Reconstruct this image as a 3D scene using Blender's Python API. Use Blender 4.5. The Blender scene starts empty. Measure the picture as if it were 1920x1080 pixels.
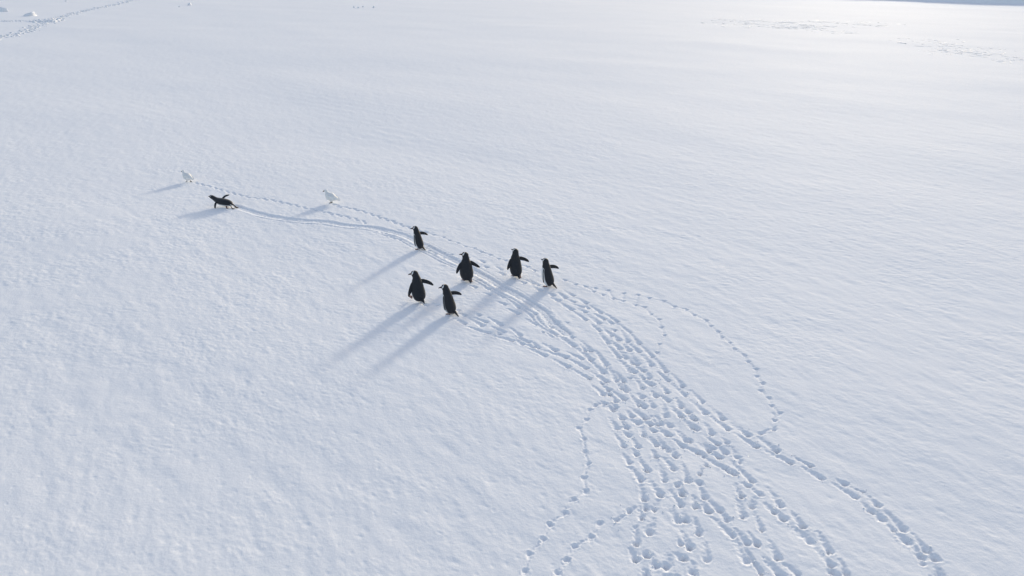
import bpy, math, random
import numpy as np
from mathutils import Vector, Matrix

random.seed(7)
rng = np.random.default_rng(11)
C = bpy.context.scene.collection
sc = bpy.context.scene
R = math.radians

# ------------------------------------------------------------ camera
CAM_H, PITCH, FPX = 6.0, R(23.9), 1400.0      # drone height, downward tilt, focal length in 1920-wide pixels
cam = bpy.data.cameras.new('camera')
cam.sensor_width = 36.0
cam.lens = FPX / 1920 * 36
cam.clip_start = 0.1
cam.clip_end = 8000
co = bpy.data.objects.new('camera', cam)
C.objects.link(co)
co.location = (0, 0, CAM_H)
co.rotation_euler = (math.pi / 2 - PITCH, 0, 0)
sc.camera = co

# ------------------------------------------------------------ sky, sun, exposure
SUN_EL, SUN_AZ = R(11.5), R(24.5)               # azimuth measured clockwise from +Y
w = bpy.data.worlds.new('World')
sc.world = w
w.use_nodes = True
nt = w.node_tree
nt.nodes.clear()
sky = nt.nodes.new('ShaderNodeTexSky')
sky.sky_type = 'NISHITA'
sky.sun_disc = False
sky.sun_elevation = SUN_EL
sky.sun_rotation = SUN_AZ
sky.altitude = 0
sky.air_density = 1.0
sky.dust_density = 1.6
sky.ozone_density = 1.0
veil = nt.nodes.new('ShaderNodeMixRGB')         # thin even high cloud over the blue
veil.inputs[0].default_value = 0.36
veil.inputs[2].default_value = (3.15, 3.22, 3.75, 1)
hs = nt.nodes.new('ShaderNodeHueSaturation')   # thin high cloud veil: a paler sky
hs.inputs['Saturation'].default_value = 1.12
bg = nt.nodes.new('ShaderNodeBackground')
bg.inputs['Strength'].default_value = 0.15
wo = nt.nodes.new('ShaderNodeOutputWorld')
nt.links.new(sky.outputs[0], hs.inputs['Color'])
nt.links.new(hs.outputs[0], veil.inputs[1])
nt.links.new(veil.outputs[0], bg.inputs['Color'])
nt.links.new(bg.outputs[0], wo.inputs['Surface'])

sl = bpy.data.lights.new('sun', 'SUN')
sl.energy = 1.85
sl.angle = R(6.0)
sl.color = (1.0, 0.91, 0.75)
so = bpy.data.objects.new('sun', sl)
C.objects.link(so)
sd = Vector((math.sin(SUN_AZ) * math.cos(SUN_EL), math.cos(SUN_AZ) * math.cos(SUN_EL), math.sin(SUN_EL)))
so.rotation_euler = sd.to_track_quat('Z', 'Y').to_euler()
so.location = (20, 40, 20)

sc.view_settings.view_transform = 'Standard'
sc.view_settings.look = 'None'
sc.view_settings.gamma = 1
sc.view_settings.use_curve_mapping = False
sc.view_settings.exposure = 0.585


def ground_at(x, y):
    """photograph measurement (1920x1080) -> point on the level ground, metres"""
    u = (x - 960) / FPX
    v = -(y - 540) / FPX
    z = -math.sin(PITCH) + v * math.cos(PITCH)
    f = math.cos(PITCH) + v * math.sin(PITCH)
    t = CAM_H / -z
    return (u * t, f * t)


# ------------------------------------------------------------ materials
def principled(name):
    m = bpy.data.materials.new(name)
    m.use_nodes = True
    return m, m.node_tree, m.node_tree.nodes['Principled BSDF']


def snow_material(name, grain=1.0):
    m, t, p = principled(name)
    p.inputs['Base Color'].default_value = (0.87, 0.875, 0.90, 1)
    p.inputs['Roughness'].default_value = 0.90
    p.inputs['Specular IOR Level'].default_value = 0.60
    p.inputs['IOR'].default_value = 1.31
    tc = t.nodes.new('ShaderNodeTexCoord')
    n1 = t.nodes.new('ShaderNodeTexNoise')
    n1.inputs['Scale'].default_value = 28
    n1.inputs['Detail'].default_value = 4
    n1.inputs['Roughness'].default_value = 0.65
    b1 = t.nodes.new('ShaderNodeBump')
    b1.inputs['Strength'].default_value = 0.35 * grain
    b1.inputs['Distance'].default_value = 0.012
    n2 = t.nodes.new('ShaderNodeTexNoise')
    n2.inputs['Scale'].default_value = 0.35
    n2.inputs['Detail'].default_value = 3
    cr = t.nodes.new('ShaderNodeMixRGB')
    cr.inputs[1].default_value = (0.84, 0.855, 0.885, 1)
    cr.inputs[2].default_value = (0.885, 0.895, 0.915, 1)
    t.links.new(tc.outputs['Object'], n1.inputs['Vector'])
    t.links.new(tc.outputs['Object'], n2.inputs['Vector'])
    t.links.new(n2.outputs['Fac'], cr.inputs[0])
    t.links.new(cr.outputs[0], p.inputs['Base Color'])
    t.links.new(n1.outputs['Fac'], b1.inputs['Height'])
    t.links.new(b1.outputs[0], p.inputs['Normal'])
    return m


def plumage_material(name, rough=0.6):
    m, t, p = principled(name)
    a = t.nodes.new('ShaderNodeVertexColor')
    a.layer_name = 'Col'
    n = t.nodes.new('ShaderNodeTexNoise')
    n.inputs['Scale'].default_value = 45
    n.inputs['Detail'].default_value = 3
    tc = t.nodes.new('ShaderNodeTexCoord')
    mp = t.nodes.new('ShaderNodeMapping')
    mp.inputs['Scale'].default_value = (1, 1, 0.25)
    mr = t.nodes.new('ShaderNodeMapRange')
    mr.inputs['To Min'].default_value = 0.8
    mr.inputs['To Max'].default_value = 1.15
    mx = t.nodes.new('ShaderNodeMixRGB')
    mx.blend_type = 'MULTIPLY'
    mx.inputs[0].default_value = 1
    b = t.nodes.new('ShaderNodeBump')
    b.inputs['Strength'].default_value = 0.4
    b.inputs['Distance'].default_value = 0.004
    t.links.new(tc.outputs['Object'], mp.inputs['Vector'])
    t.links.new(mp.outputs[0], n.inputs['Vector'])
    t.links.new(n.outputs['Fac'], mr.inputs['Value'])
    t.links.new(a.outputs['Color'], mx.inputs[1])
    t.links.new(mr.outputs[0], mx.inputs[2])
    t.links.new(mx.outputs[0], p.inputs['Base Color'])
    t.links.new(n.outputs['Fac'], b.inputs['Height'])
    t.links.new(b.outputs[0], p.inputs['Normal'])
    p.inputs['Roughness'].default_value = rough
    p.inputs['Specular IOR Level'].default_value = 0.28
    p.inputs['Sheen Weight'].default_value = 0.22
    p.inputs['Sheen Roughness'].default_value = 0.35
    return m


M_SNOW = snow_material('snow')
M_SNOW2 = snow_material('broken_snow', 1.6)
M_PLUME = plumage_material('plumage')
M_HORN = plumage_material('beak_and_feet', 0.45)

# ------------------------------------------------------------ snow tracks, measured in the photograph
# each print: deep end x,y then shallow drag end x,y ; blocks share an origin and a scale
PRINTS = []


def block(ox, oy, k, data, hw=0.041, dep=0.031):
    for q in data:
        x0, y0, x1, y1 = ox + q[0] / k, oy + q[1] / k, ox + q[2] / k, oy + q[3] / k
        if any((x0 - p[0]) ** 2 + (y0 - p[1]) ** 2 < 20 for p in PRINTS):
            continue
        PRINTS.append((x0, y0, x1, y1, q[4] if len(q) > 4 else hw, q[5] if len(q) > 5 else dep))


block(780, 420, 6, [(765, 435, 700, 400), (800, 490, 735, 470), (960, 515, 900, 480), (990, 570, 910, 540), (590, 385, 550, 378, .03, .02),
    (670, 715, 600, 690), (820, 735, 730, 690), (830, 800, 730, 770), (990, 830, 880, 770), (1000, 905, 900, 870), (1160, 940, 1060, 870),
    (1150, 1015, 1040, 960), (1310, 1045, 1230, 990), (150, 300, 120, 290, .03, .03), (140, 248, 90, 235, .03, .03), (220, 340, 150, 330, .03, .03),
    (320, 385, 270, 380, .03, .03), (320, 330, 300, 318, .04, .03), (400, 350, 340, 345, .035, .03), (110, 915, 70, 895), (240, 915, 180, 890), (550, 1030, 500, 1012),
    (710, 1030, 640, 1000), (480, 975, 440, 970, .03, .02), (1220, 665, 1150, 640), (1320, 670, 1240, 630), (1390, 745, 1320, 715)])
block(840, 560, 6, [(190, 285, 40, 215), (210, 190, 140, 175, .03, .03), (370, 195, 270, 155), (600, 300, 460, 220), (425, 265, 290, 220), (385, 305, 240, 225),
    (455, 390, 250, 330), (630, 380, 490, 320), (580, 400, 560, 370), (720, 475, 510, 420), (815, 420, 710, 340), (840, 515, 710, 430),
    (905, 490, 760, 430), (1020, 560, 920, 470), (970, 545, 850, 510), (1095, 645, 930, 575), (1210, 585, 1060, 510), (1330, 660, 1090, 590),
    (1355, 770, 1200, 695), (650, 70, 520, 5), (815, 105, 680, 0), (800, 175, 690, 110), (965, 215, 880, 150), (1000, 295, 870, 230),
    (1175, 325, 1100, 270), (1215, 405, 1030, 320), (1420, 535, 1250, 425), (1225, 280, 1170, 250), (1400, 440, 1300, 370), (1070, 380, 1060, 375, .025, .025),
    (985, 180, 960, 160, .03, .04)])
block(960, 500, 6, [(150, 185, 70, 160), (300, 210, 200, 150), (340, 265, 240, 230), (690, 325, 590, 275), (520, 385, 420, 340), (600, 350, 530, 300), (700, 400, 620, 370),
    (460, 325, 400, 290), (840, 410, 720, 350), (800, 455, 700, 430), (860, 470, 800, 430), (670, 485, 540, 410), (830, 600, 680, 500),
    (830, 515, 750, 480), (1000, 520, 880, 440), (1040, 595, 940, 540), (980, 640, 870, 560), (1180, 620, 1050, 530), (1120, 640, 1060, 600),
    (985, 725, 890, 650), (1160, 720, 1110, 700), (1330, 745, 1200, 650), (1120, 780, 1020, 690), (1200, 830, 1130, 760), (1085, 865, 980, 750),
    (1300, 850, 1240, 740), (1215, 925, 1120, 850), (1430, 870, 1330, 750), (1430, 960, 1310, 860), (1205, 1025, 1085, 900), (1320, 940, 1250, 880),
    (1280, 1030, 1210, 950), (630, 635, 590, 630, .02, .015)])
block(1060, 640, 6, [(110, 50, 30, 10), (290, 110, 190, 10), (225, 105, 180, 50), (190, 200, 20, 120), (290, 210, 130, 80), (460, 270, 340, 110),
    (240, 305, 20, 190), (430, 355, 300, 240), (270, 420, 100, 330), (460, 450, 280, 340), (30, 285, -60, 260), (415, 480, 390, 460, .03, .03), (660, 450, 560, 340),
    (580, 440, 480, 290), (640, 535, 570, 440), (690, 560, 640, 480), (490, 545, 440, 510), (430, 600, 310, 510), (500, 600, 470, 580, .035, .035),
    (660, 650, 500, 540), (570, 675, 530, 610), (570, 745, 500, 670), (540, 770, 460, 740), (460, 705, 370, 700, .03, .03), (600, 180, 490, 70), (620, 80, 550, 10),
    (720, 100, 660, 70), (845, 120, 720, 20), (840, 25, 800, 0), (980, 175, 850, 50), (680, 185, 620, 150), (755, 245, 640, 120), (810, 260, 740, 150),
    (970, 270, 840, 140), (780, 350, 620, 230), (730, 345, 640, 260), (880, 330, 790, 290), (880, 420, 820, 370), (945, 415, 890, 310),
    (1130, 340, 1010, 200), (1160, 445, 1030, 340), (1320, 505, 1200, 370), (1350, 610, 1180, 470), (735, 415, 755, 395, .035, .02), (870, 530, 780, 410),
    (970, 490, 850, 430, .06, .04), (1145, 575, 1040, 460), (1160, 670, 1040, 590), (1020, 620, 970, 560), (870, 630, 810, 590), (830, 720, 720, 590), (890, 740, 800, 660),
    (990, 740, 940, 660), (900, 860, 710, 740), (750, 845, 700, 790), (640, 870, 600, 810), (1130, 840, 1100, 720), (1040, 940, 960, 840),
    (1180, 950, 1100, 900), (1300, 735, 1250, 650), (1300, 840, 1190, 740), (1380, 800, 1330, 740), (1430, 870, 1400, 820), (1430, 970, 1350, 900),
    (580, 980, 510, 880), (690, 970, 640, 890), (880, 1060, 850, 940), (710, 1060, 660, 1020), (1150, 1050, 1040, 980), (960, 930, 860, 900),
    (820, 920, 740, 890), (1000, 1010, 950, 980)])
block(1200, 680, 6, [(135, 25, 80, 0), (300, 100, 220, 10), (320, 205, 190, 90), (490, 270, 380, 150), (505, 375, 350, 240), (705, 445, 590, 330), (740, 570, 570, 430),
    (930, 630, 790, 500), (990, 750, 790, 600), (1220, 815, 1030, 690), (1310, 940, 1090, 810), (110, 175, 50, 90), (40, 180, 0, 140), (30, 290, 0, 250),
    (135, 270, 20, 200), (310, 335, 210, 220), (180, 380, 140, 320), (320, 435, 200, 350), (150, 500, 90, 400), (290, 600, 270, 480),
    (460, 495, 410, 410), (460, 600, 350, 500), (545, 565, 490, 510), (625, 640, 560, 580), (645, 750, 520, 660), (815, 805, 740, 700),
    (870, 915, 730, 830), (960, 1010, 880, 940), (520, 875, 420, 770), (660, 1010, 480, 940), (480, 940, 350, 850), (240, 690, 180, 600), (330, 820, 200, 740),
    (190, 920, 80, 830), (270, 950, 200, 840), (180, 1060, 130, 980), (400, 1050, 360, 970), (50, 830, 0, 700), (980, 900, 930, 850),
    (890, 1060, 790, 990), (820, 960, 660, 910), (50, 620, 0, 580), (720, 1050, 690, 1000), (1100, 1060, 1010, 940, .035, .02)])
block(1120, 780, 6, [(215, 145, 150, 50), (325, 135, 270, 60), (350, 230, 310, 190), (300, 345, 210, 220), (460, 350, 380, 240), (440, 435, 400, 380),
    (360, 530, 290, 430), (560, 610, 480, 490, .052), (490, 720, 380, 590), (530, 935, 490, 800), (710, 885, 580, 730, .052), (520, 230, 470, 130), (660, 320, 560, 230),
    (750, 350, 690, 280), (800, 390, 770, 340), (900, 455, 850, 390), (655, 480, 620, 400), (860, 600, 740, 470, .055), (760, 725, 700, 560),
    (940, 1005, 830, 850), (1015, 730, 960, 550), (1210, 915, 1130, 760), (1150, 755, 1070, 730), (960, 880, 920, 800), (900, 780, 970, 740),
    (1110, 1025, 1080, 900), (1250, 1070, 1140, 930, .055), (640, 1055, 690, 920), (550, 1040, 540, 990, .035, .03), (1230, 560, 1200, 520, .026, .028), (1150, 655, 1190, 580, .028, .03),
    (1040, 280, 900, 180), (820, 220, 680, 140), (1130, 410, 840, 220), (1190, 450, 1170, 430), (1440, 590, 1220, 470), (1130, 155, 1010, 70),
    (1300, 210, 1220, 110), (1350, 310, 1210, 230), (1420, 415, 1370, 350), (1370, 470, 1270, 390)])
block(1140, 900, 6, [(410, 215, 370, 80), (585, 165, 480, 50), (510, 335, 570, 200), (380, 430, 350, 290), (100, 450, 190, 400, .03, .035), (240, 350, 310, 305, .03, .035), (440, 320, 410, 280, .03, .03),
    (465, 585, 510, 450), (320, 715, 310, 510), (310, 890, 240, 770), (440, 850, 400, 760), (540, 960, 490, 850), (820, 290, 750, 130),
    (795, 455, 680, 310, .06), (870, 450, 850, 380), (1000, 305, 960, 200), (1130, 350, 1010, 190, .055), (1020, 595, 980, 430), (920, 755, 830, 590, .055),
    (820, 720, 800, 660, .03), (1110, 895, 1090, 700), (955, 1035, 950, 920), (1090, 190, 1020, 60), (1340, 450, 1180, 250), (1400, 620, 1190, 440, .055),
    (660, 970, 690, 840, .07, .03), (850, 880, 740, 820, .06, .03), (430, 1070, 400, 1000), (760, 1110, 640, 1080, .06, .04), (980, 1150, 1010, 1060)])
block(1320, 900, 6, [(500, 65, 390, 20), (635, 165, 510, 80), (425, 185, 350, 60), (540, 300, 570, 190), (440, 410, 380, 230), (860, 285, 730, 100),
    (895, 435, 680, 260), (1110, 515, 970, 350), (1200, 690, 960, 500), (650, 560, 580, 390), (600, 725, 500, 600, .052), (830, 880, 740, 680),
    (1410, 800, 1300, 610), (1430, 950, 1270, 780), (1440, 1035, 1400, 980), (480, 905, 350, 660), (860, 1060, 690, 900, .055), (650, 1050, 420, 700, .028, .035),
    (490, 710, 360, 570), (1060, 1060, 860, 900, .035, .03), (310, 620, 130, 430, .055), (240, 440, 110, 290), (30, 890, 20, 720)])
block(1300, 780, 6, [(395, 150, 200, 20), (620, 215, 430, 80), (710, 345, 490, 220), (940, 390, 740, 250), (1090, 520, 840, 400), (1320, 560, 1150, 470),
    (1440, 690, 1220, 570), (225, 205, 130, 100), (270, 310, 130, 230), (400, 310, 340, 260), (350, 415, 290, 350), (290, 470, 200, 390), (180, 390, 60, 310),
    (530, 525, 430, 350, .035, .02), (420, 630, 140, 470), (470, 650, 430, 600), (660, 725, 440, 520), (620, 780, 490, 700), (755, 885, 620, 800), (540, 905, 450, 780),
    (660, 1020, 690, 890), (980, 1005, 830, 810), (910, 1075, 800, 980), (125, 905, 70, 770), (300, 1060, 130, 920), (760, 200, 860, 150, .03, .03),
    (905, 160, 930, 120, .032, .03), (640, 210, 720, 195, .02, .015)])
block(1560, 900, 6, [(150, 40, 60, 0), (270, 190, 20, 40), (520, 280, 360, 150, .055), (440, 350, 350, 250, .035), (560, 430, 450, 330, .06), (800, 545, 600, 340, .055),
    (700, 560, 610, 480, .035), (850, 690, 710, 580, .06), (1060, 790, 930, 620, .055), (1010, 860, 890, 710, .055), (1160, 875, 1080, 760, .055), (1030, 940, 970, 880, .035),
    (1230, 1070, 1180, 960), (165, 1060, 100, 900), (60, 1070, 0, 1000), (350, 130, 170, 60, .02, .02), (1330, 1260, 1250, 1110), (1180, 1200, 1110, 1080)])
N_PENG = len(PRINTS)

# small three-toed tracks of the white birds
SMALL = []


def small(ox, oy, k, pts):
    for x, y in pts:
        SMALL.append((ox + x / k, oy + y / k))


small(780, 420, 6, [(120, 98), (200, 128), (310, 155), (375, 190), (475, 220), (555, 258), (655, 278), (735, 318), (835, 350), (930, 395), (1010, 415), (1130, 450), (1260, 485), (1340, 528)])
small(960, 500, 6, [(600, 155), (720, 200), (830, 225), (920, 280), (940, 240), (1030, 315), (1140, 360), (1250, 385), (1390, 430), (1085, 265), (1260, 300), (1420, 320)])
small(1200, 520, 3.375, [(60, 130), (150, 150), (220, 185), (295, 205), (345, 240), (420, 275), (450, 310), (495, 345), (520, 380), (570, 415), (600, 458), (660, 500),
    (685, 540), (735, 585), (740, 628), (778, 675), (765, 720), (815, 765), (835, 815), (885, 860), (855, 905), (30, 190), (70, 235), (120, 268), (135, 318), (155, 370), (125, 425), (110, 478)])
small(940, 720, 3, [(500, 145), (478, 200), (437, 248), (465, 310), (470, 382), (488, 450), (465, 525), (475, 603), (408, 650), (358, 722), (275, 785), (235, 868), (158, 950),
    (135, 1045), (110, 1110), (532, 120), (575, 108), (612, 128), (555, 780), (510, 855), (412, 910), (370, 985), (315, 1060)])
S1 = [(110, 147), (200, 172), (240, 180), (300, 200), (350, 215), (430, 237), (500, 255), (600, 268), (650, 275), (740, 297), (800, 310), (880, 330), (980, 350), (1070, 372), (1190, 398), (1280, 425), (1330, 452)]
S2 = [(1080, 305), (1110, 320), (1190, 333), (1260, 350), (1320, 370), (1400, 397), (1490, 428), (1560, 455), (1680, 490), (1750, 515)]
S1B = [(1400, 492), (1440, 520), (1510, 545), (1570, 568)]
TRAILS = [[(330 + x / 3.6226, 300 + y / 3.6226) for x, y in t] for t in (S1, S2, S1B)]

GROOVE = [(438, 386), (462, 394), (490, 402), (523, 409), (565, 414), (606, 417), (647, 423), (689, 427), (716, 431), (744, 438), (766, 446), (797, 461), (822, 474),
    (847, 486), (868, 496), (887, 507), (913, 522), (938, 537), (963, 550), (988, 565), (1007, 577), (1020, 587), (1030, 599), (1040, 609), (1053, 620), (1063, 628)]

# ------------------------------------------------------------ noise tiles (periodic, made in the frequency domain)


def tile(n, L, lo, hi, stretch=1.0, seed=0, power=1.0):
    """periodic noise with wavelengths lo..hi metres over an L-metre tile; stretched along its x axis"""
    r = np.random.default_rng(seed)
    f = np.fft.fft2(r.standard_normal((n, n)))
    k = np.fft.fftfreq(n, L / n)
    kx, ky = np.meshgrid(k, k)
    q = np.hypot(kx * stretch, ky) + 1e-9
    lam = 1 / q
    m = (1 / (1 + (lo / lam) ** 6)) * (1 / (1 + (lam / hi) ** 4)) * lam ** power
    g = np.real(np.fft.ifft2(f * m))
    return (g / g.std()).astype(np.float32)


def sample(t, L, X, Y, ang=0.0):
    n = t.shape[0]
    c, s = math.cos(ang), math.sin(ang)
    u = (X * c + Y * s) / L * n
    v = (-X * s + Y * c) / L * n
    iu, iv = np.floor(u), np.floor(v)
    fu, fv = u - iu, v - iv
    fu = fu * fu * (3 - 2 * fu)
    fv = fv * fv * (3 - 2 * fv)
    iu = iu.astype(np.int64) % n
    iv = iv.astype(np.int64) % n
    ju, jv = (iu + 1) % n, (iv + 1) % n
    return (t[iv, iu] * (1 - fu) + t[iv, ju] * fu) * (1 - fv) + (t[jv, iu] * (1 - fu) + t[jv, ju] * fu) * fv


# ------------------------------------------------------------ the snow sheet
def row_step(y):
    k = 0.34 if 10 < y < 26 else 0.5
    return max(0.012, k * (y * y + 36) / 4200)


rows = [5.0]
while rows[-1] < 4000:
    rows.append(rows[-1] + min(row_step(rows[-1]), 400))
back = [-400, -150, -60, -25, -10, -4, -1, 1, 2.2, 3.2, 3.9, 4.3, 4.6, 4.8, 4.9, 4.96]
ys = np.array(back + rows)
ds = 0.0022
sdense = np.concatenate([np.arange(-1.0, -0.5, ds), np.arange(-0.5, 0.15, 0.0014), np.arange(0.15, 0.62, 0.0019), np.arange(0.62, 1.0, ds)])
ext = []
v, st = sdense[-1], ds
while v < 30:
    st *= 1.25
    v += st
    ext.append(v)
ext = np.array(ext)
ss = np.concatenate([-ext[::-1], sdense, ext])
eff = np.maximum(ys, 5.0)
Xg = ss[None, :] * eff[:, None]
Yg = np.repeat(ys[:, None], len(ss), 1)
nr, nc = Xg.shape
dyr = np.gradient(ys)[:, None]
dyr = np.abs(dyr)

WIND = math.atan2(-0.77, 0.63)                # direction the wind ripples run in
T1 = tile(1400, 17.0, 0.045, 0.30, 1.8, 1, 0.9)
T2 = tile(1400, 71.0, 0.25, 1.6, 2.2, 2, 1.2)
T3 = tile(1024, 640.0, 3.0, 40.0, 2.0, 3, 1.5)
TR = tile(1024, 7.3, 0.025, 0.12, 1.0, 4, 1.0)


def att(lam):
    return np.exp(-(1.1 * dyr / lam) ** 2)


n1 = sample(T1, 17.0, Xg, Yg, WIND)
n1b = sample(T1, 17.0 * 1.37, Xg + 3.1, Yg + 8.7, WIND + 0.35)
n2 = sample(T2, 71.0, Xg, Yg, WIND)
n2b = sample(T2, 71.0 * 0.43, Xg, Yg, WIND - 0.3)
n3 = sample(T3, 640.0, Xg, Yg, WIND + 0.2)
mid = 0.74 + 1.0 * np.clip((Yg - 8) / 9, 0, 1)
calm = np.clip(0.84 + 0.33 * sample(T2, 71.0 * 2.3, Xg + 9, Yg + 4, 0.4) + 0.15 * n3, 0.25, 1.35)
base = calm * (n1 * 0.00068 * mid * att(0.22) + n1b * 0.00065 * mid * att(0.3)) + n2b * 0.0011 * att(0.6) + n2 * 0.0017 * att(1.2) + n3 * 0.018
# little pits where the crust has settled
pit = np.clip(n1b * 0.6 + n1 * 0.6 - 1.5, 0, None)
base -= 0.0030 * pit * att(0.2)

D = np.zeros_like(base)
RIM = np.zeros_like(base)
MESS = np.zeros_like(base)


def window(x0, x1, y0, y1):
    i0, i1 = np.searchsorted(ys, [y0, y1])
    i0, i1 = max(i0, 0), min(i1 + 1, nr)
    cand = [x0 / max(y0, 5), x0 / max(y1, 5), x1 / max(y0, 5), x1 / max(y1, 5)]
    j0, j1 = np.searchsorted(ss, [min(cand), max(cand)])
    return slice(i0, i1), slice(max(j0 - 1, 0), min(j1 + 1, nc))


def stamp(p0, p1, hw, depth, tail=0.25, wt=0.7, rim=0.21, mess=0.9, sharp=4, pit=0.0):
    ax, ay = p0
    bx, by = p1
    m = hw * 4.5
    a, b = window(min(ax, bx) - m, max(ax, bx) + m, min(ay, by) - m, max(ay, by) + m)
    X, Y = Xg[a, b], Yg[a, b]
    if X.size == 0:
        return
    X = X + 0.006 * wob1[a, b]
    Y = Y + 0.006 * wob2[a, b]
    dx, dy = bx - ax, by - ay
    L2 = dx * dx + dy * dy + 1e-9
    t = np.clip(((X - ax) * dx + (Y - ay) * dy) / L2, 0, 1)
    r = np.hypot(X - ax - t * dx, Y - ay - t * dy) / (hw * (1 - (1 - wt) * t))
    dd = depth * (1 - (1 - tail) * t ** 0.6) * .85 + pit * depth * np.exp(-((X - ax) ** 2 + (Y - ay) ** 2) / (hw * .75) ** 2)
    cut = -dd * (1 / (1 + r ** sharp) * .8 + .2 * np.exp(-(r / .6) ** 2))
    D[a, b] = np.minimum(D[a, b], cut)
    RIM[a, b] = np.maximum(RIM[a, b], dd * rim * np.exp(-((r - 1.6) / 0.42) ** 2))
    MESS[a, b] = np.maximum(MESS[a, b], mess * np.exp(-(r / 2.0) ** 2))


wob1 = sample(TR, 7.3 * 1.6, Xg, Yg, 0.7)
wob2 = sample(TR, 7.3 * 1.7, Xg + 1.7, Yg + 0.9, 1.9)

for q in PRINTS:
    p0, p1 = ground_at(q[0], q[1]), ground_at(q[2], q[3])
    k = random.uniform(0.82, 1.15)
    e = random.uniform(.92, 1.14)
    p1 = (p0[0] + (p1[0] - p0[0]) * e, p0[1] + (p1[1] - p0[1]) * e)
    stamp(p0, p1, min(q[4] * k, .03 + (q[4] * k - .03) * .6) if q[4] > .042 else q[4] * k, q[5] * random.uniform(0.85, 1.2), tail=random.uniform(.12, .34), wt=random.uniform(.45, .75), pit=random.choice((.8, 1.6, 2.2, 2.6)) * (1.0 if p0[1] < 11.5 else .6))

for i, (x, y) in enumerate(SMALL):
    p = ground_at(x, y)
    near = min(((x - a) ** 2 + (y - b) ** 2, a, b) for j, (a, b) in enumerate(SMALL) if j != i)
    q = ground_at(near[1], near[2])
    dx, dy = q[0] - p[0], q[1] - p[1]
    L = math.hypot(dx, dy) + 1e-6
    if dx > 0:
        dx, dy = -dx, -dy
    e = (p[0] + dx / L * 0.055, p[1] + dy / L * 0.055)
    far = y < 575
    stamp(p, e, 0.036 if far else 0.032, random.uniform(.030, .038), tail=.3, wt=.6, rim=.3, mess=.8)
    # dragged toes: shallow line to the two nearest prints of the same walk
    for dd2, a2, b2 in sorted(((x - a) ** 2 + (y - b) ** 2, a, b) for j, (a, b) in enumerate(SMALL) if j != i)[:2]:
        if dd2 < 46 ** 2:
            g2 = ground_at(a2, b2)
            stamp(p, ((p[0] + g2[0]) / 2, (p[1] + g2[1]) / 2), 0.020, random.uniform(.009, .013), tail=.75, wt=.8, rim=.25, mess=.5)


def resample(pts, step):
    P = [ground_at(*p) for p in pts]
    out, acc = [P[0]], 0.0
    for a, b in zip(P, P[1:]):
        L = math.hypot(b[0] - a[0], b[1] - a[1])
        d = step - acc
        while d <= L:
            out.append((a[0] + (b[0] - a[0]) * d / L, a[1] + (b[1] - a[1]) * d / L))
            d += step
        acc = L - (d - step)
    return out


for t in TRAILS:
    P = resample(t, 0.15)
    for i in range(len(P) - 1):
        a, b = P[i], P[i + 1]
        L = math.hypot(b[0] - a[0], b[1] - a[1]) + 1e-6
        nx, ny = -(b[1] - a[1]) / L, (b[0] - a[0]) / L
        s = (0.028 if i % 2 else -0.028) + random.uniform(-.008, .008)
        c = (a[0] + nx * s, a[1] + ny * s)
        u = ((a[0] - b[0]) / L, (a[1] - b[1]) / L)
        stamp(c, (c[0] + u[0] * .11, c[1] + u[1] * .11), 0.034, random.uniform(.030, .040), tail=.3, wt=.6, rim=.3, mess=.6)

# belly slide: a broad flat trough with a sharp lip, thin flipper and toe lines beside it
G = [ground_at(*p) for p in GROOVE]


def smooth_line(P, n=6):
    out = []
    for i in range(len(P) - 1):
        p0, p1, p2, p3 = P[max(i - 1, 0)], P[i], P[i + 1], P[min(i + 2, len(P) - 1)]
        for j in range(n):
            t = j / n
            out.append(tuple(0.5 * ((2 * b) + (c - a) * t + (2 * a - 5 * b + 4 * c - d) * t * t + (3 * b - a - 3 * c + d) * t ** 3)
                             for a, b, c, d in zip(p0, p1, p2, p3)))
    return out + [P[-1]]


G = smooth_line(G, 4)


def furrow(line, off, hw, depth, rim, sharp=8, jit=0.0, mess=0.9):
    prev = None
    for i in range(len(line)):
        a, b = line[max(i - 1, 0)], line[min(i + 1, len(line) - 1)]
        L = math.hypot(b[0] - a[0], b[1] - a[1]) + 1e-9
        o = off + jit * math.sin(i * 0.7 + off * 40)
        p = (line[i][0] - (b[1] - a[1]) / L * o, line[i][1] + (b[0] - a[0]) / L * o)
        if prev:
            stamp(prev, p, hw * random.uniform(.9, 1.08), depth * random.uniform(.85, 1.1), tail=1.0, wt=1.0, rim=rim, mess=mess, sharp=sharp)
        prev = p


furrow(G, 0.0, 0.092, 0.021, 0.30, 7, 0.010)
furrow(G, 0.055, 0.014, 0.034, 0.05, 4, 0.004)
furrow(G, -0.05, 0.016, 0.033, 0.05, 4, 0.006)
furrow(G[8:], -0.19, 0.018, 0.012, 0.4, 4, 0.012)
furrow(G[30:], -0.27, 0.02, 0.014, 0.4, 4, 0.012)
furrow(G[34:84], 0.17, 0.014, 0.010, 0.4, 4, 0.008)

# scattered small dimples in the crust
for k in range(3800):
    y = 5.3 + 24 * random.random() ** 1.25
    x = random.uniform(-.86, .86) * y
    r0 = random.uniform(.012, .034) * (1 + y / 40)
    a, b = window(x - r0 * 4, x + r0 * 4, y - r0 * 3, y + r0 * 3)
    X, Y = Xg[a, b], Yg[a, b]
    if X.size == 0:
        continue
    u = (X - x) * .63 - (Y - y) * .77
    v = (X - x) * .77 + (Y - y) * .63
    st = random.uniform(1.0, 1.9)
    base[a, b] -= random.uniform(.0010, .0042) * np.exp(-(u / r0 / st) ** 2 - (v / r0) ** 2)

rough = sample(TR, 7.3, Xg, Yg, 0.3)
h = base + D + RIM * np.exp(D / 0.010)
h += MESS * att(0.1) * rough * 0.0030

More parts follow.
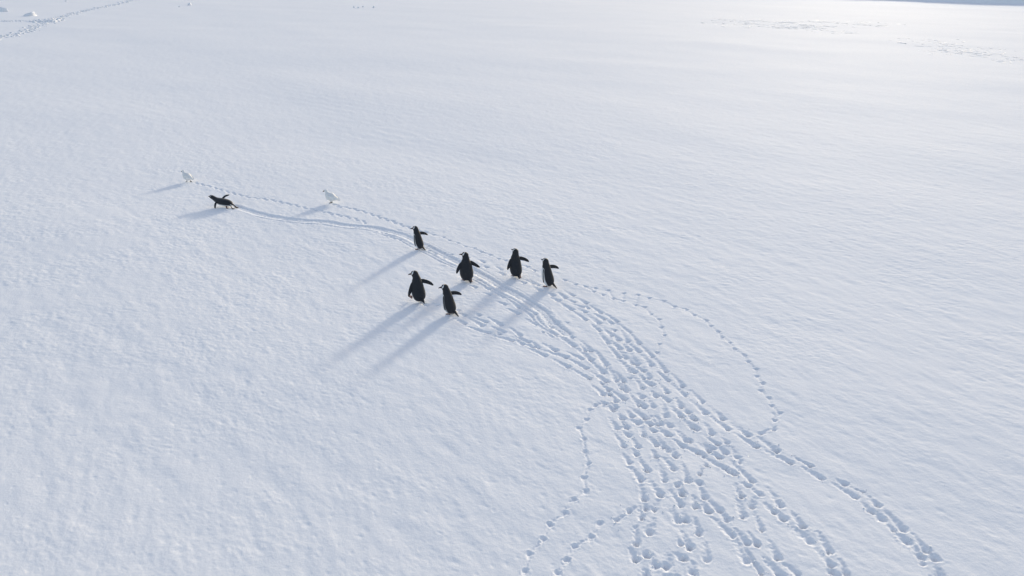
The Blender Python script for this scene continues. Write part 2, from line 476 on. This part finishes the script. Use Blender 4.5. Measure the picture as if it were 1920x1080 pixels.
verts = np.stack([Xg, Yg, h], -1).reshape(-1, 3).astype(np.float32)
ii = (np.arange(nr - 1)[:, None] * nc + np.arange(nc - 1)[None, :]).ravel()
quads = np.stack([ii, ii + 1, ii + nc + 1, ii + nc], 1).astype(np.int32)


def grid_mesh(name, verts, quads, mat):
    me = bpy.data.meshes.new(name)
    me.vertices.add(len(verts))
    me.vertices.foreach_set('co', verts.ravel())
    me.loops.add(quads.size)
    me.loops.foreach_set('vertex_index', quads.ravel())
    me.polygons.add(len(quads))
    me.polygons.foreach_set('loop_start', np.arange(0, quads.size, 4, dtype=np.int32))
    me.polygons.foreach_set('use_smooth', np.ones(len(quads), dtype=bool))
    me.update()
    me.materials.append(mat)
    o = bpy.data.objects.new(name, me)
    C.objects.link(o)
    return o


ground = grid_mesh('snow_ground', verts, quads, M_SNOW)
ground['kind'] = 'structure'


def height_at(x, y):
    i = int(np.clip(np.searchsorted(ys, y), 0, nr - 1))
    j = int(np.clip(np.searchsorted(ss, x / max(y, 5)), 0, nc - 1))
    return float(h[i, j])


def base_at(x, y):
    i = int(np.clip(np.searchsorted(ys, y), 0, nr - 1))
    j = int(np.clip(np.searchsorted(ss, x / max(y, 5)), 0, nc - 1))
    return float(base[i, j])


# ------------------------------------------------------------ far snow bank (its shaded face is the blue strip at the upper right)
def snow_bank():
    n, mrows = 260, 14
    P, Q = (30.0, 142.0), (150.0, 52.0)
    bv = []
    nx, ny = 0.60, 0.80                      # away from the camera
    for i in range(n):
        t = i / (n - 1)
        wob = 0.9 * math.sin(t * 37) + 0.5 * math.sin(t * 91 + 1) + random.uniform(-.15, .15)
        bx, by = P[0] + (Q[0] - P[0]) * t + nx * wob, P[1] + (Q[1] - P[1]) * t + ny * wob
        H = 1.25 + 0.25 * math.sin(t * 23) + 0.15 * math.sin(t * 71) + random.uniform(-.05, .05)
        z0 = base_at(bx, by) - 0.15
        for j in range(mrows):
            s = j / (mrows - 1)
            if s < 0.6:
                k = s / 0.6
                d, z = 0.9 * k + 0.25 * math.sin(k * 9 + t * 60) * k, H * k ** 0.8
                d += random.uniform(-.08, .08)
                z += random.uniform(-.04, .04)
            else:
                k = (s - 0.6) / 0.4
                d, z = 1.0 + 16 * k ** 2, H * (1 - k ** 1.5) + 0.05
            bv.append((bx + nx * d, by + ny * d, z0 + z + 0.12 * (j == 0) * -1))
    vs = np.array(bv, dtype=np.float32)
    ii = (np.arange(n - 1)[:, None] * mrows + np.arange(mrows - 1)[None, :]).ravel()
    q = np.stack([ii, ii + mrows, ii + mrows + 1, ii + 1], 1).astype(np.int32)
    o = grid_mesh('snow_bank', vs, q, M_SNOW2)
    o['kind'] = 'structure'


snow_bank()

# ------------------------------------------------------------ chunks of broken snow
ICO = None


def ico():
    global ICO
    if ICO is None:
        import bmesh
        bm = bmesh.new()
        bmesh.ops.create_icosphere(bm, subdivisions=2, radius=1)
        ICO = ([v.co.copy() for v in bm.verts], [tuple(v.index for v in f.verts) for f in bm.faces])
        bm.free()
    return ICO


def chunk(vs, fs, x, y, z, sx, sy, sz, rough=0.25):
    cv, cf = ico()
    o = len(vs)
    a = random.uniform(0, 6.28)
    ph = [random.uniform(0, 6.28) for _ in range(6)]
    for c in cv:
        k = 1 + rough * (math.sin(c.x * 3.1 + ph[0]) * math.sin(c.y * 2.7 + ph[1]) + 0.6 * math.sin(c.z * 5 + c.x * 4 + ph[2])) + random.uniform(-.08, .08)
        px, py, pz = c.x * sx * k, c.y * sy * k, c.z * sz * k
        vs.append((x + px * math.cos(a) - py * math.sin(a), y + px * math.sin(a) + py * math.cos(a), z + pz))
    fs.extend([tuple(i + o for i in f) for f in cf])


def mesh_obj(name, vs, fs, mat, parent=None, smooth=True):
    me = bpy.data.meshes.new(name)
    me.from_pydata(vs, [], fs)
    if smooth:
        for p in me.polygons:
            p.use_smooth = True
    me.update()
    me.materials.append(mat)
    o = bpy.data.objects.new(name, me)
    C.objects.link(o)
    if parent:
        o.parent = parent
    return o


vs, fs = [], []
LINE = [(-30, 82), (0, 72), (40, 61), (75, 47), (110, 34), (150, 22), (200, 12), (250, 0), (300, -9)]
P = [ground_at(*p) for p in LINE]
for a, b in zip(P, P[1:]):
    L = math.hypot(b[0] - a[0], b[1] - a[1])
    for k in range(int(L * 7)):
        t = random.random()
        off = random.gauss(0, 0.40)
        x, y = a[0] + (b[0] - a[0]) * t + off, a[1] + (b[1] - a[1]) * t + random.gauss(0, .3)
        s = random.uniform(.05, .12)
        chunk(vs, fs, x, y, base_at(x, y) + s * .1, s * 1.3, s, s * random.uniform(.3, .65))
for k in range(110):                          # heap where a second track joins
    x, y = ground_at(random.gauss(88, 11), random.gauss(39.5, 1.1))
    s = random.uniform(.10, .2)
    chunk(vs, fs, x, y, base_at(x, y) + s * .1, s * 1.4, s, s * .7)
for k in range(30):
    x, y = ground_at(random.uniform(5, 60), 39.5 + random.gauss(0, .4))
    s = random.uniform(.06, .12)
    chunk(vs, fs, x, y, base_at(x, y), s * 1.4, s, s * .7)
o = mesh_obj('snow_rubble', vs, fs, M_SNOW2)
o['kind'] = 'stuff'
o['label'] = 'line of broken snow chunks crossing the far left of the snowfield'
o['category'] = 'broken snow'

vs, fs = [], []
for (cx, cy, sxp, syp, n) in [(1450, 42, 70, 3.2, 110), (1590, 44, 45, 2.0, 40), (1480, 51, 40, 2.5, 60), (1370, 47, 25, 2, 30), (1745, 78, 40, 3, 50), (1810, 95, 42, 4.5, 90), (1895, 112, 25, 4, 30), (1570, 60, 25, 2, 20)]:
    for k in range(n):
        px, py = random.gauss(cx, sxp), random.gauss(cy, syp)
        py += (px - cx) * 0.05
        x, y = ground_at(px, max(py, 14))
        s = random.uniform(.10, .30) * y / 70
        chunk(vs, fs, x, y, base_at(x, y) - s * .02, s * 2.6, s * .8, s * random.uniform(.025, .055))
o = mesh_obj('wind_crust', vs, fs, M_SNOW2)
o['kind'] = 'stuff'
o['label'] = 'patches of wind-broken crust on the far right of the snowfield'
o['category'] = 'snow crust'

MOUNDS = [(6, 22, 1.0, .42, 'shaded snow mound at the very left end of the far snow'),
    (58, 30, 1.35, .30, 'long low snow mound just above the track of broken snow'),
    (124, 3, .35, .16, 'tiny snow lump highest above the track of broken snow'),
    (356, 10, .55, .26, 'pointed snow lump right of the far end of the broken track'),
    (336, 13, .22, .12, 'small snow lump beside the pointed lump right of the broken track'),
    (664, 15, .28, .16, 'leftmost lump of the row of snow lumps at the top middle'),
    (672, 15.5, .2, .12, 'second and smallest lump in the row at the top middle'),
    (681, 14, .22, .12, 'third lump from the left in the row at the top middle'),
    (701, 15, .35, .18, 'rightmost lump of the row of snow lumps at the top middle')]
for (px, py, s, hh, lab) in MOUNDS:
    x, y = ground_at(px, py)
    vs, fs = [], []
    chunk(vs, fs, 0, 0, 0, s * .6, s * .3, hh * 1.15, .3)
    o = mesh_obj('snow_mound', vs, fs, M_SNOW2)
    o.location = (x, y, base_at(x, y) + hh * .15)
    o['label'] = lab
    o['category'] = 'snow mound'
    o['group'] = 'snow mounds on the far snowfield'


# crumbs kicked out of the tracks
vs, fs = [], []
for k in range(900):
    q = random.choice(PRINTS[:N_PENG])
    a = ground_at(q[0] + random.gauss(0, 7), q[1] + random.gauss(0, 5))
    if a[1] > 10.5 or a[1] < 5.2:
        continue
    s = random.uniform(.003, .008) * (1.7 if random.random() < .12 else 1)
    chunk(vs, fs, a[0], a[1], height_at(*a) + s * .3, s * 1.3, s, s * .8)
o = mesh_obj('snow_crumbs', vs, fs, M_SNOW2)
o['kind'] = 'stuff'
o['label'] = 'loose crumbs of snow kicked up beside the penguin footprints'
o['category'] = 'snow crumbs'

# ------------------------------------------------------------ loose frost crystals that glint in the low sun
M_ICE, _t, _p = principled('frost_crystal')
_p.inputs['Base Color'].default_value = (0.86, 0.87, 0.90, 1)
_p.inputs['Roughness'].default_value = 0.12
_p.inputs['IOR'].default_value = 1.31
vs, fs = [], []
for k in range(1500):
    y = 5.4 + 16 * random.random() ** 1.5
    x = random.uniform(-.82, .82) * y
    z = height_at(x, y) + .004
    s = random.uniform(.003, .0055)
    mt = Matrix.Rotation(random.uniform(0, 6.28), 3, 'Z') @ Matrix.Rotation(random.gauss(0, .35), 3, 'X')
    o = len(vs)
    for a in range(6):
        c = mt @ Vector((math.cos(a * 1.047) * s, math.sin(a * 1.047) * s, .0006))
        vs.append((x + c.x, y + c.y, z + c.z))
    c = mt @ Vector((0, 0, -.0012))
    vs.append((x + c.x, y + c.y, z + c.z))
    fs.append(tuple(o + i for i in range(6)))
    fs.extend((o + (i + 1) % 6, o + i, o + 6) for i in range(6))
o = mesh_obj('frost_crystals', vs, fs, M_ICE, smooth=False)
o['kind'] = 'stuff'
o['label'] = 'tiny glinting frost crystals lying loose on the snow crust'
o['category'] = 'frost'

# ------------------------------------------------------------ animals
BLACK = (0.017, 0.020, 0.026)
WHITE = (0.80, 0.80, 0.80)
ORANGE = (0.20, 0.115, 0.10)


def crom(P, n):
    """Catmull-Rom through rows of numbers"""
    out = []
    for i in range(len(P) - 1):
        a, b, c, d = P[max(i - 1, 0)], P[i], P[i + 1], P[min(i + 2, len(P) - 1)]
        for j in range(n):
            t = j / n
            out.append([0.5 * ((2 * q) + (r - p) * t + (2 * p - 5 * q + 4 * r - s) * t * t + (3 * q - p - 3 * r + s) * t ** 3)
                        for p, q, r, s in zip(a, b, c, d)])
    out.append(list(P[-1]))
    return out


def loft(name, spine, colour, mat, parent, n=4, seg=24, up=None, warp=None):
    """spine rows: x, y, z, half width, half thickness.  Ring angle 0 points to the belly side.
    up(tangent) gives the width direction (default +X)."""
    S = crom(spine, n)
    vs, cols, fs = [], [], []
    m = len(S)
    for i, r in enumerate(S):
        a, b = S[max(i - 1, 0)], S[min(i + 1, m - 1)]
        T = Vector((b[0] - a[0], b[1] - a[1], b[2] - a[2])).normalized()
        W = up(i / (m - 1)) if up else Vector((1, 0, 0))
        W = (W - T * W.dot(T)).normalized()
        V = W.cross(T).normalized()          # for T=+Z, W=+X this is -Y ; belly is +Y
        V = -V
        for k in range(seg):
            ph = 2 * math.pi * k / seg
            rx, ry = max(r[3], .0008), max(r[4], .0008)
            p = Vector(r[:3]) + W * (math.sin(ph) * rx) + V * (math.cos(ph) * ry)
            if warp:
                p = warp(p, i / (m - 1))
            vs.append(tuple(p))
            cols.append(colour(i / (m - 1), ph))
    for i in range(m - 1):
        for k in range(seg):
            k2 = (k + 1) % seg
            fs.append((i * seg + k, i * seg + k2, (i + 1) * seg + k2, (i + 1) * seg + k))
    fs.append(tuple(range(seg))[::-1])
    fs.append(tuple((m - 1) * seg + k for k in range(seg)))
    o = mesh_obj(name, vs, fs, mat, parent)
    ca = o.data.color_attributes.new('Col', 'FLOAT_COLOR', 'POINT')
    for i, c in enumerate(cols):
        ca.data[i].color = (*c, 1)
    # consistent outward normals
    import bmesh
    bm = bmesh.new()
    bm.from_mesh(o.data)
    bmesh.ops.recalc_face_normals(bm, faces=bm.faces)
    bm.to_mesh(o.data)
    bm.free()
    return o


def flat(c):
    return lambda s, ph: c


def mixc(a, b, t):
    t = max(0, min(1, t))
    return tuple(x + (y - x) * t for x, y in zip(a, b))


def foot(parent, x, y, z, turn=0.0, pitch=0.0, size=1.0, col=ORANGE, shank=0.05, shank_x=0, shank_y=0, name='foot'):
    """webbed foot: three toes, claws and a short shank in one mesh"""
    pts = []
    toes = [(-.030, .070), (0, .088), (.030, .070)]
    out = [(-.014, -.022), (-.020, .02), (-.038, .068), (-.026, .078), (-.014, .066), (-.006, .082), (.002, .094), (.009, .080), (.016, .066), (.028, .077), (.038, .066), (.020, .02), (.014, -.022)]
    top = [(p[0] * size, p[1] * size, .012 * size * (1.1 - max(0, p[1]) * 8)) for p in out]
    bot = [(p[0] * size, p[1] * size, -.004) for p in out]
    n = len(out)
    vs = top + bot
    c0 = len(vs)
    vs.append((0, .02 * size, .020 * size))
    fs = [tuple(range(n, 2 * n))[::-1]]
    for i in range(n):
        j = (i + 1) % n
        fs.append((i, j, c0))
        fs.append((j, i, i + n, j + n))
    mt = Matrix.Rotation(turn, 4, 'Z') @ Matrix.Rotation(pitch, 4, 'X')
    vs = [tuple(mt @ Vector(v)) for v in vs]
    b = len(vs)
    for i in range(8):
        a = i / 8 * 6.283
        vs.append((math.cos(a) * .013 * size, math.sin(a) * .013 * size, .006))
    for i in range(8):
        a = i / 8 * 6.283
        vs.append((math.cos(a) * .019 * size + shank_x, math.sin(a) * .019 * size + shank_y, shank))
    for i in range(8):
        j = (i + 1) % 8
        fs.append((b + i, b + j, b + 8 + j, b + 8 + i))
    o = mesh_obj(name, vs, fs, M_HORN, parent)
    o.location = (x, y, z)
    ca = o.data.color_attributes.new('Col', 'FLOAT_COLOR', 'POINT')
    for i in range(len(vs)):
        ca.data[i].color = (*col, 1)
    return o


GROUP_P = 'penguins crossing the snow'


def penguin(px, py, yaw, label, height=0.70, lean=11, head_yaw=0, head_up=0, fl_r=(68, 0, 30), fl_l=(22, 10, 8),
            feet=((.055, .03, 0, 0), (-.055, -.03, 0, 0)), tail=0, girth=1.0, white=1.3, flen=.052, tlen=.19):
    x, y = ground_at(px, py)
    root = bpy.data.objects.new('penguin', None)
    root.empty_display_size = .2
    C.objects.link(root)
    root.location = (x, y, base_at(x, y) - 0.012)
    root.rotation_euler = (0, 0, R(yaw))
    root.scale = (height / .70,) * 3
    root['label'] = label
    root['category'] = 'penguin'
    root['group'] = GROUP_P
    PIV = Vector((0, 0, .10))
    NECK = Vector((0, .015, .50))

    def warp(p, s=0.0):
        # head turn and tilt, smooth from the neck up, then the whole body leans forward
        if s is not None:
            k = max(0.0, min(1.0, (p.z - .47) / .13))
            k = k * k * (3 - 2 * k)
            q = p - NECK
            q = Matrix.Rotation(R(head_up) * k, 3, 'X') @ q
            q = Matrix.Rotation(R(head_yaw) * k, 3, 'Z') @ q
            p = q + NECK
        kl = max(0.0, min(1.0, (p.z - .03) / .12))
        return Matrix.Rotation(-R(lean) * kl, 3, 'X') @ (p - PIV) + PIV

    g = girth
    spine = [(0, -.030, .035, .020, .020), (0, -.028, .045, .070 * g, .060 * g), (0, -.020, .08, .122 * g, .112 * g), (0, -.008, .14, .152 * g, .142 * g), (0, .008, .22, .162 * g, .152 * g),
             (0, .012, .31, .153 * g, .142 * g), (0, .010, .39, .142 * g, .126 * g), (0, .004, .455, .119 * g, .104), (0, .000, .51, .099, .092),
             (0, .002, .555, .080, .080), (0, .010, .60, .070, .075), (0, .018, .64, .068, .076), (0, .021, .675, .056, .064), (0, .020, .695, .032, .038), (0, .020, .700, .002, .002)]

    def colour(s, ph):
        d = abs((ph + math.pi) % (2 * math.pi) - math.pi)          # 0 belly .. pi back
        lim = white
        if s < .12:
            lim = 2.0 - s * 4.5
        if s > .52:
            lim = white - (s - .52) * 9
        return mixc(WHITE, BLACK, (d - lim) / .12 + .5)

    loft('body', spine, colour, M_PLUME, root, n=4, seg=32, warp=warp)
    # beak
    def warp_head(p, s=0):
        return warp(p, 1)
    loft('beak', [(0, .076, .640, .024, .028), (0, .108, .640, .016, .019), (0, .140, .637, .011, .012), (0, .170, .630, .003, .004)],
         lambda s, ph: mixc((.25, .06, .02), (.02, .018, .018), 1.0 if math.cos(ph) < .2 or s < .2 or s > .8 else 0.3), M_HORN, root, n=3, seg=12, warp=warp_head)
    # white band above each eye, meeting over the crown
    loft('eye_patch', [(-.061, .066, .634, .008, .004), (-.062, .042, .656, .015, .007), (-.043, .026, .686, .009, .006), (0, .020, .7010, .004, .003),
                       (.043, .026, .686, .009, .006), (.062, .042, .656, .015, .007), (.061, .066, .634, .008, .004)],
         flat(WHITE), M_PLUME, root, n=3, seg=8, up=lambda t: Vector((0, 1, 0)), warp=warp_head)
    for sx in (-1, 1):
        loft('eye', [(sx * .058, .068, .645, .001, .001), (sx * .063, .068, .645, .006, .006), (sx * .068, .068, .645, .001, .001)], flat((.01, .008, .006)), M_HORN, root, n=2, seg=8,
             up=lambda t: Vector((0, 0, 1)), warp=warp_head)
    # flippers: angle out from the body, swing forward, bend towards the tip
    for sx, (out, fwd, bend) in ((1, fl_r), (-1, fl_l)):
        rows = []
        p = Vector((sx * .082 * g, .005, .455))
        N = 7
        wd = [.038, .045, .045, .042, .037, .029, .013]
        th = [.020, .012, .009, .008, .007, .005, .003]
        dirs = []
        for i in range(N):
            a = R(out + (12 if i == 0 else 0)) - R(bend) * (i / (N - 1)) ** 1.6
            d = Vector((sx * math.sin(a), math.sin(R(fwd)) * .8, -math.cos(a))).normalized()
            rows.append((p.x, p.y, p.z, wd[i], th[i]))
            dirs.append(d)
            p = p + d * flen
        dm = dirs[3]

        def upv(t, dirs=dirs):
            d = dirs[min(int(t * 6.99), 6)]
            return (Vector((0, 1, 0)).cross(d) + Vector((0, .25, 0))).normalized()

        def fcol(s, ph, sx=sx):
            edge = math.sin(ph) * (-sx)
            inner = math.cos(ph) * sx
            c = BLACK
            if edge > .93 and .15 < s < .9:
                c = mixc(BLACK, WHITE, .8)
            return c

        def warp_f(p, s=0):
            return warp(p, None)
        loft('flipper', rows, fcol, M_PLUME, root, n=3, seg=16, up=upv, warp=warp_f)
    # stiff tail feathers
    ta = R(tail)
    t0 = Vector((0, -.105 * g, .115))
    t0b = Vector((0, -.045, .12))
    L = tlen
    d = Vector((math.sin(ta) * .5, -.80, -.62)).normalized()
    rows = [(*t0b, .044, .036), (*t0, .046, .026), (*(t0 + d * L * .35), .036, .016), (*(t0 + d * L * .75), .017, .006), (*(t0 + d * L), .005, .002)]
    loft('tail', rows, flat(BLACK), M_PLUME, root, n=3, seg=12)
    for (fx, fy, fz, pit) in feet:
        foot(root, fx, fy, .012 + fz, turn=-R(12) if fx > 0 else R(12), pitch=R(pit), shank=.075 - fz * .5, shank_y=-.02 if fy > 0 else .02)
    return root


# front pair, lower left
penguin(787, 566, 38, 'penguin with one pink foot raised, leftmost of the upright ones below the slide track', .625, 12, 42, -4, (70, -30, 42), (30, 8, 6),
        (( .058, -.03, 0, 0), (-.085, .19, .045, 25)), girth=.92, white=1.36, tlen=.13)
penguin(845, 589, 54, 'nearest penguin, lowest in the group, tail touching its own footprints', .585, 13, 26, 0, (80, -28, 48), (13, 2, 4),
        ((.055, -.03, 0, 0), (-.045, .0, 0, 0)), tail=0, girth=.90, white=1.55)
penguin(787, 467, 58, 'upright penguin highest in the group, standing beside the slide track', .55, 12, 28, 2, (79, -30, 54), (13, 4, 4),
        ((.055, .0, 0, 0), (-.055, .03, 0, 0)), girth=.86, white=1.62)
penguin(876, 527, 26, 'stout penguin in mid-stride in the middle of the group, both flippers spread', .61, 9, 50, 4, (56, -26, 8), (46, -6, 30),
        ((.07, -.10, 0, -8), (-.05, .05, 0, 0)), girth=.99, white=1.32, flen=.047, tlen=.13)
penguin(968, 519, 22, 'penguin striding with its beak turned up and away, second from the right', .61, 10, 22, 14, (76, -18, 40), (33, -4, 12),
        ((.07, -.09, 0, -8), (-.05, .05, 0, 0)), girth=.90, white=1.32, flen=.046, tlen=.13)
penguin(1029, 537, 55, 'rightmost penguin, white flank showing, beak turned up and away', .60, 12, -12, 12, (80, -30, 50), (12, 8, 2),
        ((.055, .0, 0, 0), (-.055, .03, 0, 0)), girth=.89, white=1.62)


def sliding_penguin(px, py, yaw):
    x, y = ground_at(px, py)
    root = bpy.data.objects.new('penguin', None)
    root.empty_display_size = .2
    C.objects.link(root)
    root.location = (x, y, base_at(x, y) - .02)
    root.rotation_euler = (0, 0, R(yaw))
    root['label'] = 'penguin sliding on its belly at the head of the group, flipper raised'
    root['category'] = 'penguin'
    root['group'] = GROUP_P
    spine = [(0, -.34, .105, .004, .004), (0, -.33, .11, .035, .03), (0, -.27, .125, .085, .070), (0, -.17, .135, .112, .092), (0, -.05, .140, .118, .098), (0, .07, .148, .108, .092),
             (0, .16, .165, .084, .076), (0, .23, .192, .064, .062), (0, .285, .218, .056, .054), (0, .33, .234, .056, .052), (0, .37, .240, .046, .044), (0, .40, .238, .024, .026), (0, .410, .236, .002, .002)]

    def colour(s, ph):
        d = abs((ph + math.pi) % (2 * math.pi) - math.pi)
        lim = 1.15 if s > .12 else 1.9
        if s > .55:
            lim = 1.15 - (s - .55) * 10
        return mixc(WHITE, BLACK, (d - lim) / .14 + .5)
    loft('body', spine, colour, M_PLUME, root, n=4, seg=28)
    loft('beak', [(0, .39, .238, .018, .018), (0, .43, .240, .011, .012), (0, .470, .240, .002, .003)], flat((.02, .018, .018)), M_HORN, root, n=3, seg=10)
    loft('eye_patch', [(-.050, .350, .248, .006, .003), (-.043, .334, .268, .007, .004), (0, .326, .285, .006, .003), (.043, .334, .268, .007, .004), (.050, .350, .248, .006, .003)],
         flat(mixc(BLACK, WHITE, .5)), M_PLUME, root, n=3, seg=8, up=lambda t: Vector((0, 1, 0)))
    for sx in (-1, 1):
        loft('eye', [(sx * .048, .362, .242, .001, .001), (sx * .052, .362, .242, .006, .006), (sx * .056, .362, .242, .001, .001)], flat((.01, .008, .006)), M_HORN, root, n=2, seg=8, up=lambda t: Vector((0, 0, 1)))
    # right flipper raised back, left flipper pushing down on the snow
    loft('flipper', [(.075, .07, .19, .030, .018), (.115, .045, .225, .034, .012), (.145, .00, .265, .032, .009), (.168, -.05, .282, .026, .007), (.182, -.11, .300, .008, .003)],
         flat(BLACK), M_PLUME, root, n=3, seg=14, up=lambda t: Vector((.3, 1, .3)))
    loft('flipper', [(-.085, .09, .165, .032, .020), (-.135, .10, .125, .034, .013), (-.170, .095, .075, .030, .010), (-.190, .085, .030, .024, .008), (-.195, .080, .008, .012, .004)],
         flat(BLACK), M_PLUME, root, n=3, seg=14, up=lambda t: Vector((0, 1, 0)))
    loft('tail', [(0, -.28, .13, .034, .024), (0, -.35, .115, .030, .012), (0, -.42, .085, .020, .007), (0, -.47, .06, .005, .002)], flat(BLACK), M_PLUME, root, n=3, seg=12)
    foot(root, -.075, -.20, .018, turn=R(160), col=(.18, .08, .06), shank=.07, size=.95)
    foot(root, .07, -.36, .02, turn=R(190), col=(.05, .03, .03), shank=.08, shank_y=.06, size=.95)
    foot(root, -.05, -.37, .02, turn=R(170), col=(.04, .03, .03), shank=.08, shank_y=.06, size=.95).name = 'foot'
    return root


sliding_penguin(418, 387, 66)


def white_bird(px, py, yaw, label, scale=1.0, legs=((.028, .02), (-.028, -.02)), tilt=0.0, beak_down=.02):
    x, y = ground_at(px, py)
    root = bpy.data.objects.new('white_bird', None)
    root.empty_display_size = .1
    C.objects.link(root)
    root.location = (x, y, base_at(x, y) - .008)
    root.rotation_euler = (0, 0, R(yaw))
    root.scale = (scale,) * 3
    root['label'] = label
    root['category'] = 'bird'
    root['group'] = 'white birds walking on the snow'
    t = tilt
    dz = -.058
    spine = [(0, -.215, .135 - t, .006, .003), (0, -.20, .140 - t, .022, .008), (0, -.15, .155 - t * .7, .040, .026), (0, -.09, .172 - t * .4, .066, .056), (0, -.02, .190, .092, .092), (0, .045, .215, .086, .090),
             (0, .085, .260, .058, .060), (0, .100, .290, .037, .037), (0, .112, .318, .036, .037), (0, .122, .338, .030, .030), (0, .127, .352, .014, .014), (0, .128, .356, .001, .001)]
    W = (.82, .82, .81)
    spine = [(a, b, c + dz, d, e) for a, b, c, d, e in spine]
    loft('body', spine, flat(W), M_PLUME, root, n=4, seg=24)
    loft('beak', [(0, .136, .264, .017, .018), (0, .160, .257, .013, .014), (0, .184, .246, .007, .008), (0, .194, .236, .001, .002)],
         flat((.07, .06, .055)), M_HORN, root, n=3, seg=10)
    for sx in (-1, 1):
        loft('eye', [(sx * .030, .130, .272, .001, .001), (sx * .033, .130, .272, .005, .005), (sx * .036, .130, .272, .001, .001)], flat((.01, .008, .006)), M_HORN, root, n=2, seg=8, up=lambda t: Vector((0, 0, 1)))
        loft('wing', [(sx * .066, .05, .177, .020, .008), (sx * .086, -.01, .154, .040, .012), (sx * .068, -.08, .130, .034, .010), (sx * .038, -.15, .110, .016, .006), (sx * .016, -.20, .094, .004, .003)],
             flat(W), M_PLUME, root, n=3, seg=12, up=lambda q: Vector((0, .3, 1)))
    for (lx, ly) in legs:
        o = foot(root, lx, ly, .006, size=.48, col=(.06, .06, .065), shank=.085, shank_x=-lx * .2, shank_y=-ly * .8, name='leg')
    return root


white_bird(353, 340, 66, 'white bird farthest away, walking ahead of the sliding penguin', 1.15, ((.026, -.075), (-.026, .02)), .0)
white_bird(622, 381, 74, 'white bird standing on the snow between the sliding penguin and the upright ones', 1.22, ((.022, .0), (-.022, .004)), .0)
